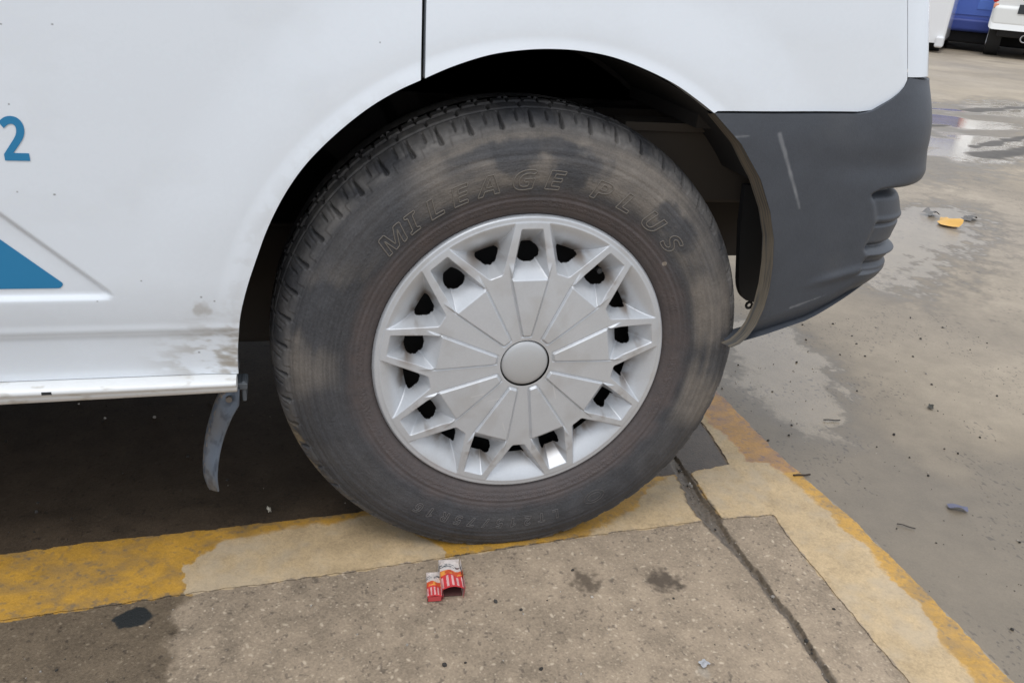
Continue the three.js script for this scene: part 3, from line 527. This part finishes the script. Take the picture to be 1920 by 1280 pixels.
{
  const N = 1700;
  const outer = grid(N, PN, (u, v, i, j) => {
    const th = u * 2 * Math.PI - Math.PI / 2, p = PP[j], [nr, nz] = PT[j], d = tyreDisp(th, p.x, p.y), r = p.x + nr * -d * -1 * (nr < 0 ? -1 : 1), z = p.y + nz * d * (nr < 0 ? -1 : 1);
    return [...squash(Math.cos(th) * r, Math.sin(th) * r, z), u, (p.x - 0.20) / 0.16];
  }, true);
  const inner = grid(240, 20, (u, v) => {
    const th = u * 2 * Math.PI - Math.PI / 2, p = prof.getPointAt(1 - v), r = p.x, z = -0.21 - p.y;
    return [...squash(Math.cos(th) * r, Math.sin(th) * r, z), u, (p.x - 0.20) / 0.16];
  }, true);
  tag(mesh('tyre', join([outer, inner]), rubberM, wheel), 'worn black tyre with a dusty sidewall');
}
{ // moulded outline letters on the sidewall
  const lm = mat(0.155, 0.138, 0.118, 0.75), rows = [[[['M', 136], ['I', 129], ['L', 121.2], ['E', 113.7], ['A', 105.2], ['G', 95.2], ['E', 86.2], ['P', 71.5], ['L', 62.3], ['U', 52.1], ['S', 42.4]], 0.2520, 0.0255, 1.35, 0.26, 0.00085, lm]];
  const low = 'LT215/75R16'; rows.push([[...low].map((c, i) => [c, -75 - i * 4.7]), 0.2665, 0.0165, 0.95, 0.1, 0.0007, mat(0.105, 0.098, 0.094, 0.75)]);
  for (const [set, r0, size, wide, slant, thick, m] of rows) for (const [ch, deg] of set) {
    const tubes = [];
    for (const shp of bold.generateShapes(ch, size)) {
      shp.curves; const b = new THREE.Box2().setFromPoints(shp.getPoints(4)), cx = (b.min.x + b.max.x) / 2;
      for (const path of [shp, ...shp.holes]) {
        let pts = path.getSpacedPoints(70).map((p) => { const yy = p.y, a = deg * D2R - ((p.x - cx) * wide + slant * (yy - size * 0.36)) / (r0 + size / 2), r = r0 + yy; return new THREE.Vector3(Math.cos(a) * r, Math.sin(a) * r, wallZ(r) + 0.0002); });
        if (pts[0].distanceTo(pts[pts.length - 1]) < 1e-5) pts.pop();
        tubes.push(new THREE.TubeGeometry(new THREE.CatmullRomCurve3(pts, true, 'centripetal'), 140, thick, 5, true));
      }
    }
    mesh('raised_letter', join(tubes), m, wheel);
  }
  const oval = (rx, ry) => { const P = []; for (let i = 0; i < 40; i++) { const t = i / 40 * 2 * Math.PI, r = 0.272 + ry * Math.sin(t), a = -61 * D2R + rx * Math.cos(t) / 0.272; P.push(new THREE.Vector3(Math.cos(a) * r, Math.sin(a) * r, wallZ(r) + 0.0002)); } return new THREE.TubeGeometry(new THREE.CatmullRomCurve3(P, true), 80, 0.0006, 5, true); };
  mesh('oval_mark', join([oval(0.017, 0.010), oval(0.011, 0.006)]), mat(0.085, 0.078, 0.074, 0.75), wheel);
}
// wheel cover: nine panels, a zigzag of eighteen spokes, eighteen openings
const PH0 = 91.0 * D2R;
function cover(th, r) { // [height, hole]
  let f = (th - PH0) / (40 * D2R); f = (f - Math.round(f)) * 40 * D2R; f = Math.abs(f);
  const x = r * Math.sin(f), y = r * Math.cos(f), ps = 20 * D2R - f, xb = r * Math.sin(ps), yb = r * Math.cos(ps);
  let z = 0.0105 - 0.0085 * (r / 0.2) ** 2;
  // panels
  const pwid = lerp(0.0058, 0.0250, (y - 0.043) / 0.081);
  const pin = smin(pwid - x, y - 0.0425, 0.002);
  z += 0.0026 * sst(-0.0009, 0.0013, pin) * sst(0.150, 0.135, y);
  z -= 0.0012 * Math.exp(-(((pin + 0.0012) / 0.0011) ** 2)) * sst(0.135, 0.12, y);
  // opening at the end of a panel
  const hw = lerp(0.0268, 0.0150, (y - 0.125) / 0.070), sA = hw - x;
  const dA = smin(smin(sA * 2.7, (0.1955 - y) * 1.25, 0.004), (y - 0.1250) * 1.25, 0.003);
  // opening between panels
  const wB = 0.0425 - (0.19 - yb) * 0.63, sB = (wB - xb) * 0.846, t = 0.2045 - r;
  const dB = smin(smin(sB * 2.6, (yb - 0.1375) * 2.4, 0.006), t * 0.45 + t * t * 14, 0.003);
  const dep = Math.min(0.034, Math.max(0, dA, dB));
  z -= dep;
  // rolled outer edge
  z -= 0.0006 * sst(0.2035, 0.2065, r) - 0.0; z -= r > 0.2105 ? (r - 0.2105) ** 2 * 320 : 0;
  const hA = 0.0130 * (1 - Math.pow(Math.pow(x / 0.0146, 2.8) + Math.pow(Math.abs(y - 0.1568) / 0.0130, 2.8), 1 / 2.8));
  const hB = smin(smin((wB - 0.0105 - xb) * 0.85, yb - 0.1480, 0.006), smin(0.1695 - r, 0.0195 - xb, 0.004), 0.004);
  return [z, Math.max(hA, hB)];
}
{
  const N = 1620, K = 220, R0 = 0.036, R1 = 0.2145, P = new Float32Array((N + 1) * (K + 1) * 3), U = new Float32Array((N + 1) * (K + 1) * 2), hole = new Float32Array((N + 1) * (K + 1)), I = [];
  for (let j = 0; j <= K; j++) for (let i = 0; i <= N; i++) {
    const th = i / N * 2 * Math.PI, r = lerp(R0, R1, j / K), [z, h] = cover(th, r), k = j * (N + 1) + i;
    P[k * 3] = Math.cos(th) * r; P[k * 3 + 1] = Math.sin(th) * r; P[k * 3 + 2] = z; U[k * 2] = Math.cos(th) * r / 0.45 + 0.5; U[k * 2 + 1] = Math.sin(th) * r / 0.45 + 0.5; hole[k] = h;
  }
  for (let j = 0; j < K; j++) for (let i = 0; i < N; i++) {
    const a = j * (N + 1) + i, b = a + 1, c = a + N + 1, e = c + 1;
    if (hole[a] + hole[b] + hole[c] + hole[e] > 0) continue;
    I.push(a, c, b, b, c, e);
  }
  const g = new THREE.BufferGeometry(); g.setAttribute('position', new THREE.BufferAttribute(P, 3)); g.setAttribute('uv', new THREE.BufferAttribute(U, 2)); g.setIndex(I); g.computeVertexNormals();
  const cm = texFrom(1024, 1024, (u, v, o) => {
    const x = (u - 0.5) * 0.45, y = (v - 0.5) * 0.45, r = Math.hypot(x, y); let k = 1 + 0.10 * (fbm(x * 30, y * 30, 4) - 0.5) + 0.05 * (vn(x * 700, y * 700) - 0.5);
    let c = [0.555 * k, 0.572 * k, 0.592 * k];
    // brake dust and rust-brown grains caught round the openings
    const th = Math.atan2(y, x), hq = cover(th, r)[1], e = sst(-0.018, 0.0, hq) * sst(0.150, 0.168, r) * sst(0.36, 0.62, fbm(x * 55 + 3, y * 55, 4)) * 0.8; c = [lerp(c[0], 0.20, e), lerp(c[1], 0.145, e), lerp(c[2], 0.10, e)];
    const f = sst(0.45, 0.72, fbm(x * 24 + 8, y * 24, 4)) * 0.22; c = [lerp(c[0], 0.36, f), lerp(c[1], 0.33, f), lerp(c[2], 0.29, f)];
    for (const [ax, ay, bx, by] of [[-0.022, -0.108, -0.026, -0.095], [-0.075, -0.05, -0.055, -0.045], [-0.05, -0.06, -0.03, -0.055], [0.045, -0.035, 0.052, -0.06]]) { const ex = bx - ax, ey = by - ay, t = clamp(((x - ax) * ex + (y - ay) * ey) / (ex * ex + ey * ey)), q = sst(0.0011, 0.0003, Math.hypot(x - ax - ex * t, y - ay - ey * t)) * 0.6; c = c.map((w) => lerp(w, 0.68, q)); }
    o[0] = c[0]; o[1] = c[1]; o[2] = c[2];
  });
  const silver = new THREE.MeshPhysicalMaterial({ map: cm, roughness: 0.40, metalness: 0.35, clearcoat: 0.4, clearcoatRoughness: 0.3, side: THREE.DoubleSide });
  tag(mesh('wheel_cover', g, silver, wheel), 'silver plastic wheel cover with nine panels and a zigzag of spokes');
  const cl = new THREE.LatheGeometry([[0.0, 0.0150], [0.010, 0.0147], [0.020, 0.0136], [0.028, 0.0120], [0.0325, 0.0100], [0.0345, 0.0078], [0.0350, 0.004]].map(([a, b]) => new THREE.Vector2(a, b)), 72); cl.rotateX(Math.PI / 2);
  mesh('centre_cap', cl, new THREE.MeshPhysicalMaterial({ color: lin(0.47, 0.475, 0.475), roughness: 0.4, metalness: 0.22, clearcoat: 0.3, clearcoatRoughness: 0.3, side: THREE.DoubleSide }), wheel);
  const dk = mat(0.016, 0.015, 0.015, 0.7);
  const disc = new THREE.CircleGeometry(0.205, 64); disc.translate(0, 0, -0.075);
  const drum = new THREE.CylinderGeometry(0.213, 0.213, 0.12, 64, 1, true); drum.rotateX(Math.PI / 2); drum.translate(0, 0, -0.066);
  const hub = new THREE.CircleGeometry(0.038, 40); hub.translate(0, 0, 0.0035);
  mesh('steel_rim', join([disc, drum, hub]), dk, wheel);
  const nuts = []; for (let i = 0; i < 6; i++) { const a = i * 60 * D2R + 0.3, c = new THREE.CylinderGeometry(0.011, 0.013, 0.03, 6); c.rotateX(Math.PI / 2); c.translate(Math.cos(a) * 0.09, Math.sin(a) * 0.09, -0.06); nuts.push(c); }
  for (const n of nuts) mesh('wheel_nut', n, dk, wheel);
  const vs = new THREE.CylinderGeometry(0.004, 0.0055, 0.04, 10); vs.rotateX(Math.PI / 2); vs.translate(Math.cos(0.85) * 0.166, Math.sin(0.85) * 0.166, -0.045); mesh('valve_stem', vs, mat(0.07, 0.07, 0.07, 0.5), wheel);
}
{ // far rear wheel under the van
  const w2 = sub('wheel', van, [0, HY, -1.72]);
  const t = new THREE.LatheGeometry([[0.20, -0.10], [0.25, -0.11], [0.30, -0.105], [0.322, -0.085], [0.325, 0], [0.322, 0.085], [0.30, 0.105], [0.25, 0.11], [0.20, 0.10]].map(([a, b]) => new THREE.Vector2(a, b)), 48); t.rotateX(Math.PI / 2);
  mesh('tyre', t, mat(0.05, 0.048, 0.046, 0.85), w2); const c = new THREE.CylinderGeometry(0.2, 0.2, 0.15, 32); c.rotateX(Math.PI / 2); mesh('steel_rim', c, mat(0.03, 0.03, 0.03, 0.7), w2);
}

// ------------------------------------------------------------------ small things on the ground
{ // crushed cigarette packet: tray and sleeve lying side by side
  const pm = (w, h, k) => texFrom(w, h, (u, v, o) => {
    const n = fbm(u * 6 + k, v * 9, 3); let c = v > 0.62 ? [0.62, 0.56, 0.52] : v > 0.44 ? [0.62, 0.10, 0.035] : [0.56, 0.045, 0.05];
    if (v > 0.74 && v < 0.88 && fbm(u * 9 + k, v * 30, 2) > 0.55) c = [0.10, 0.11, 0.12];
    if (v < 0.40 && v > 0.06 && Math.abs(((u * 4.2 + 0.3) % 1) - 0.5) < 0.17 + 0.1 * n) c = [0.66, 0.38, 0.36];
    if (v > 0.46 && v < 0.6 && n > 0.52) c = [0.7, 0.30, 0.06];
    const k2 = 0.8 + 0.4 * n; o[0] = c[0] * k2; o[1] = c[1] * k2; o[2] = c[2] * k2;
  });
  const pk = thing('cigarette_packet', 'crushed red and white cigarette packet lying by the painted line', 'cigarette packet', [-0.115, 0.0, 0.082], -0.06);
  const sleeve = (w, l, h, k, sk, m) => join([
    grid(8, 8, (u, v) => [(u - 0.5) * w + sk * v, h * (0.72 + 0.22 * Math.sin(u * 3.1) - 0.22 * v + 0.55 * (vn(u * 2.6 + k, v * 3.2 + k) - 0.5) * Math.sin(Math.PI * v)), (0.5 - v) * l, u, v], true),
    grid(4, 8, (u, v) => [-0.5 * w + sk * v, h * 0.85 * u, (0.5 - v) * l, 0, v]), grid(4, 8, (u, v) => [0.5 * w + sk * v + 0.002 * u, h * 0.86 * u, (0.5 - v) * l, 1, v]),
    grid(4, 2, (u, v) => [(u - 0.5) * w + sk, h * 0.85 * v, -0.5 * l, u, 0.95])]);
  const inner = mat(0.09, 0.035, 0.03, 0.9);
  const a = sub('sleeve', pk, [0.010, 0.0005, -0.002]); mesh('card', sleeve(0.031, 0.062, 0.024, 1, 0.0, 0), new THREE.MeshStandardMaterial({ map: pm(128, 256, 1), roughness: 0.5, side: THREE.DoubleSide }), a);
  mesh('lining', join([box(0.028, 0.014, 0.003, 0, 0.008, -0.016), box(0.029, 0.0006, 0.04, 0, 0.0015, 0.006)]), inner, a);
  const b = sub('flap', pk, [-0.0165, 0.0005, 0.007]); mesh('card', sleeve(0.021, 0.052, 0.012, 4, 0.002, 0), new THREE.MeshStandardMaterial({ map: pm(96, 256, 5), roughness: 0.5, side: THREE.DoubleSide }), b);
  mesh('lining', box(0.019, 0.008, 0.002, 0, 0.005, 0.0245), mat(0.5, 0.06, 0.06, 0.7), b);
}
{
  const crumple = (w, l, h, k) => grid(10, 8, (u, v) => [(u - 0.5) * w * (0.8 + 0.4 * vn(v * 3, k)), 0.003 + h * vn(u * 3.3 + k, v * 3.3) * Math.sin(Math.PI * clamp(u, 0.1, 0.9)), (v - 0.5) * l * (0.7 + 0.5 * vn(u * 4, k + 9)), u, v], true);
  const put = (name, g, m, pos, turn, label, cat) => { const o = mesh(name, g, m); o.position.set(...pos); o.rotation.y = turn; tag(o, label, cat); return o; };
  put('sweet_wrapper', crumple(0.13, 0.08, 0.035, 3), mat(0.62, 0.34, 0.06, 0.4), [2.252, 0.002, -1.738], 0.9, 'yellow crumpled wrapper lying on wet concrete beyond the bumper', 'wrapper');
  put('paper_scrap', crumple(0.06, 0.05, 0.03, 8), mat(0.16, 0.15, 0.14, 0.7), [2.26, 0.002, -1.86], 0.2, 'small grey paper scrap left of the yellow wrapper', 'scrap');
  put('paper_scrap', crumple(0.08, 0.04, 0.02, 12), mat(0.13, 0.12, 0.11, 0.7), [2.40, 0.002, -1.80], 0.5, 'dark grey scrap just right of the yellow wrapper', 'scrap');
  put('blue_scrap', crumple(0.032, 0.018, 0.008, 5), mat(0.10, 0.10, 0.15, 0.5), [0.835, 0.001, 0.02], -0.5, 'small blue plastic scrap on the grey concrete right of the line', 'scrap');
  put('paper_scrap', crumple(0.012, 0.011, 0.004, 21), mat(0.38, 0.38, 0.39, 0.6), [0.205, 0.001, 0.29], 0.4, 'tiny white scrap on concrete near the crack', 'scrap');
  const twig = (l, r, k) => new THREE.TubeGeometry(new THREE.CatmullRomCurve3([0, 0.3, 0.7, 1].map((t, i) => new THREE.Vector3((t - 0.5) * l, 0.002 + 0.001 * (i % 2), l * 0.05 * Math.sin(t * 2.5 + k)))), 16, r, 5);
  put('twig', twig(0.034, 0.0018, 1), mat(0.045, 0.03, 0.02, 0.9), [0.600, 0.001, -0.118], -0.15, 'short dark twig on the edge of the yellow line', 'twig', 'twigs on the concrete');
  put('twig', twig(0.036, 0.0013, 2), mat(0.05, 0.045, 0.04, 0.9), [0.785, 0.001, -0.304], -0.3, 'thin dark twig on the wet grey concrete behind the line', 'twig');
  put('twig', twig(0.030, 0.0011, 3), mat(0.07, 0.06, 0.05, 0.9), [0.700, 0.001, 0.055], -0.7, 'thin brown twig on grey concrete close to the camera', 'twig');
  put('leaf_bit', crumple(0.022, 0.012, 0.006, 31), mat(0.045, 0.042, 0.03, 0.8), [1.057, 0.001, -0.334], 0.8, 'small dark leaf fragment on the tan concrete at the right', 'leaf');
  put('paper_scrap', crumple(0.006, 0.018, 0.005, 41), mat(0.55, 0.50, 0.40, 0.7), [-0.366, 0.001, -0.134], 0.2, 'tiny pale sliver on the dark ground under the van', 'scrap');
}
{ // grit: crumbs of stone and earth
  const g = new THREE.DodecahedronGeometry(1, 0), m = mat(0.5, 0.5, 0.5, 0.95), N = 780, im = new THREE.InstancedMesh(g, m, N), q = new THREE.Object3D();
  for (let i = 0; i < N; i++) {
    let x, z; if (i < 400) { x = lerp(0.6, 1.5, rnd()); z = lerp(-0.85, 0.45, rnd()); if (x < rightOut(z)) x += 0.1; } else if (i < 480) { z = lerp(-0.2, 0.5, rnd()); x = crackX(z) + (rnd() - 0.5) * 0.02; } else if (i < 700) { x = lerp(-0.9, 0.5, rnd()); z = lerp(0.05, 0.5, rnd()); } else { x = lerp(-0.9, -0.2, rnd()); z = lerp(-0.6, -0.1, rnd()); }
    const s = 0.0009 + 0.0028 * Math.pow(rnd(), 6); q.position.set(x, s * 0.4 - (i >= 400 && i < 480 ? 0.004 : 0), z); q.rotation.set(rnd() * 6, rnd() * 6, rnd() * 6); q.scale.set(s * (0.8 + rnd() * 0.6), s * 0.7, s); q.updateMatrix(); im.setMatrixAt(i, q.matrix);
    const dk = i < 400 ? rnd() < 0.85 : i < 700 ? rnd() < 0.4 : rnd() < 0.8; const c = dk ? 0.05 + 0.08 * rnd() : 0.5 + 0.5 * rnd(); im.setColorAt(i, lin(c, c * 0.9, c * 0.78));
  }
  im.name = 'grit'; im.userData = { kind: 'stuff', label: 'loose crumbs of stone and earth on the concrete', category: 'grit' }; im.castShadow = true; im.receiveShadow = true; scene.add(im);
}

// ------------------------------------------------------------------ parked vehicles far behind on the right
function bodyExtrude(pts, w, bevel) { const s = new THREE.Shape(); pts.forEach(([a, b], i) => i ? s.lineTo(a, b) : s.moveTo(a, b)); const g = new THREE.ExtrudeGeometry(s, { depth: w - 2 * bevel, bevelEnabled: true, bevelThickness: bevel, bevelSize: bevel, bevelSegments: 3 }); g.rotateY(Math.PI / 2); g.translate(-w / 2 + bevel, 0, 0); return g; } // x across, z forward is -length
function carWheel(parent, x, z, r, face) {
  const w = sub('wheel', parent, [x, r, z]);
  const t = new THREE.CylinderGeometry(r, r, 0.2, 28); t.rotateZ(Math.PI / 2); mesh('tyre', t, mat(0.03, 0.03, 0.03, 0.8), w);
  const spokes = []; for (let i = 0; i < 5; i++) { const b = box(0.02, r * 0.62, 0.05, 0, r * 0.33, 0); b.rotateX(i * 72 * D2R); b.translate(face * 0.101, 0, 0); spokes.push(b); }
  mesh('rim', join(spokes), mat(0.5, 0.5, 0.52, 0.35, 0.5), w); return w;
}
const DIR = [0.669, -0.743], RGT = [0.743, 0.669], TURN = Math.atan2(-DIR[0], -DIR[1]);
const glass = new THREE.MeshPhysicalMaterial({ color: lin(0.02, 0.025, 0.03), roughness: 0.05, side: THREE.DoubleSide });
{ // white hatchback seen from behind; its left rear corner shows
  const c = thing('white_hatchback', 'white car seen from behind with red tail lamp, cut by the right edge', 'car', [10.15 + 0.9 * RGT[0], 0, -10.73 + 0.9 * RGT[1]], TURN);
  mesh('body', bodyExtrude([[0.06, 0.46], [0.0, 0.62], [0.02, 0.92], [-0.05, 1.0], [-0.35, 1.5], [-1.9, 1.52], [-2.7, 1.0], [-3.9, 0.85], [-4.0, 0.46]].map(([a, b]) => [-a, b]), 1.8, 0.07), new THREE.MeshPhysicalMaterial({ color: lin(0.78, 0.78, 0.76), roughness: 0.4, clearcoat: 1, clearcoatRoughness: 0.1, side: THREE.DoubleSide }), c);
  mesh('bumper', box(1.76, 0.30, 0.16, 0, 0.60, 0.04, 0.06), mat(0.76, 0.76, 0.73, 0.45), c);
  mesh('lower_valance', box(1.5, 0.16, 0.3, 0, 0.38, -0.14, 0.04), mat(0.02, 0.02, 0.022, 0.8), c);
  mesh('number_plate', box(0.44, 0.13, 0.015, -0.33, 0.71, 0.128, 0.005), mat(0.03, 0.035, 0.04, 0.4), c);
  mesh('trim_bar', box(1.2, 0.07, 0.03, 0.0, 0.875, 0.075, 0.012), mat(0.03, 0.03, 0.03, 0.4), c);
  mesh('trim_bar', box(1.2, 0.03, 0.03, 0.0, 0.945, 0.07, 0.01), mat(0.6, 0.6, 0.62, 0.25, 0.8), c);
  mesh('rear_window', box(1.3, 0.42, 0.02, 0, 1.22, -0.10, 0.01), glass, c).rotation.x = 0;
  for (const s of [-1, 1]) { mesh('tail_lamp', box(0.12, 0.26, 0.14, s * 0.86, 0.91, 0.01, 0.03), mat(0.5, 0.015, 0.025, 0.25), c); mesh('reflector', box(0.07, 0.07, 0.05, s * 0.86, 0.735, 0.06, 0.015), mat(0.75, 0.30, 0.18, 0.35), c); }
  for (const s of [-1, 1]) for (const z of [-0.62, -3.2]) carWheel(c, s * 0.76, z, 0.33, s);
  const ex = new THREE.TorusGeometry(0.05, 0.012, 8, 20); ex.translate(-0.36, 0.30, 0.03); mesh('exhaust_tip', ex, mat(0.5, 0.5, 0.52, 0.25, 0.8), c);
}
{ // blue van behind it
  const c = thing('blue_car', 'blue car with black underside parked left of the white hatchback', 'car', [10.18 + 0.83 * RGT[0], 0, -11.94 + 0.83 * RGT[1]], TURN);
  const bm = new THREE.MeshPhysicalMaterial({ color: lin(0.06, 0.115, 0.46), roughness: 0.45, clearcoat: 0.8, clearcoatRoughness: 0.15, side: THREE.DoubleSide });
  mesh('body', bodyExtrude([[0, 0.36], [0, 1.0], [0.3, 1.42], [2.4, 1.42], [3.1, 1.0], [4.1, 0.85], [4.1, 0.36]], 1.66, 0.06), bm, c);
  mesh('bumper', box(1.62, 0.20, 0.14, 0, 0.40, 0.05, 0.05), mat(0.04, 0.07, 0.30, 0.5), c);
  mesh('lower_valance', box(1.4, 0.2, 0.4, 0, 0.22, -0.2, 0.04), mat(0.012, 0.012, 0.014, 0.8), c);
  mesh('tailgate_panel', box(1.3, 0.34, 0.02, 0, 0.72, 0.062, 0.008), mat(0.085, 0.16, 0.55, 0.4), c);
  mesh('number_plate', box(0.44, 0.14, 0.012, -0.05, 0.72, 0.076, 0.004), mat(0.10, 0.20, 0.62, 0.4), c);
  mesh('rear_window', box(1.2, 0.30, 0.02, 0, 1.18, -0.05, 0.01), glass, c);
  for (const s of [-1, 1]) { mesh('tail_lamp', box(0.12, 0.30, 0.06, s * 0.74, 0.92, 0.05, 0.02), mat(0.10, 0.10, 0.20, 0.3), c); carWheel(c, s * 0.70, -0.7, 0.29, s); carWheel(c, s * 0.70, -3.3, 0.29, s); }
}
{ // white car mostly hidden by the near van
  const c = thing('white_car', 'white car mostly hidden behind the tail of the near van', 'car', [9.44 - 0.86 * RGT[0], 0, -10.73 - 0.86 * RGT[1]], TURN);
  mesh('body', bodyExtrude([[0, 0.20], [0, 0.95], [0.5, 1.45], [2.2, 1.45], [2.9, 0.95], [4.0, 0.8], [4.1, 0.20]], 1.72, 0.06), new THREE.MeshPhysicalMaterial({ color: lin(0.78, 0.78, 0.78), roughness: 0.4, clearcoat: 1, clearcoatRoughness: 0.1, side: THREE.DoubleSide }), c);
  mesh('skirt', box(0.12, 0.16, 0.3, 0.80, 0.16, 0.0, 0.03), mat(0.7, 0.7, 0.7, 0.5), c);
  mesh('rear_window', box(1.2, 0.34, 0.02, 0, 1.2, -0.02, 0.01), glass, c);
  for (const s of [-1, 1]) { carWheel(c, s * 0.70, -0.5, 0.30, s); carWheel(c, s * 0.70, -3.2, 0.30, s); }
}
renderer.render(scene, camera);
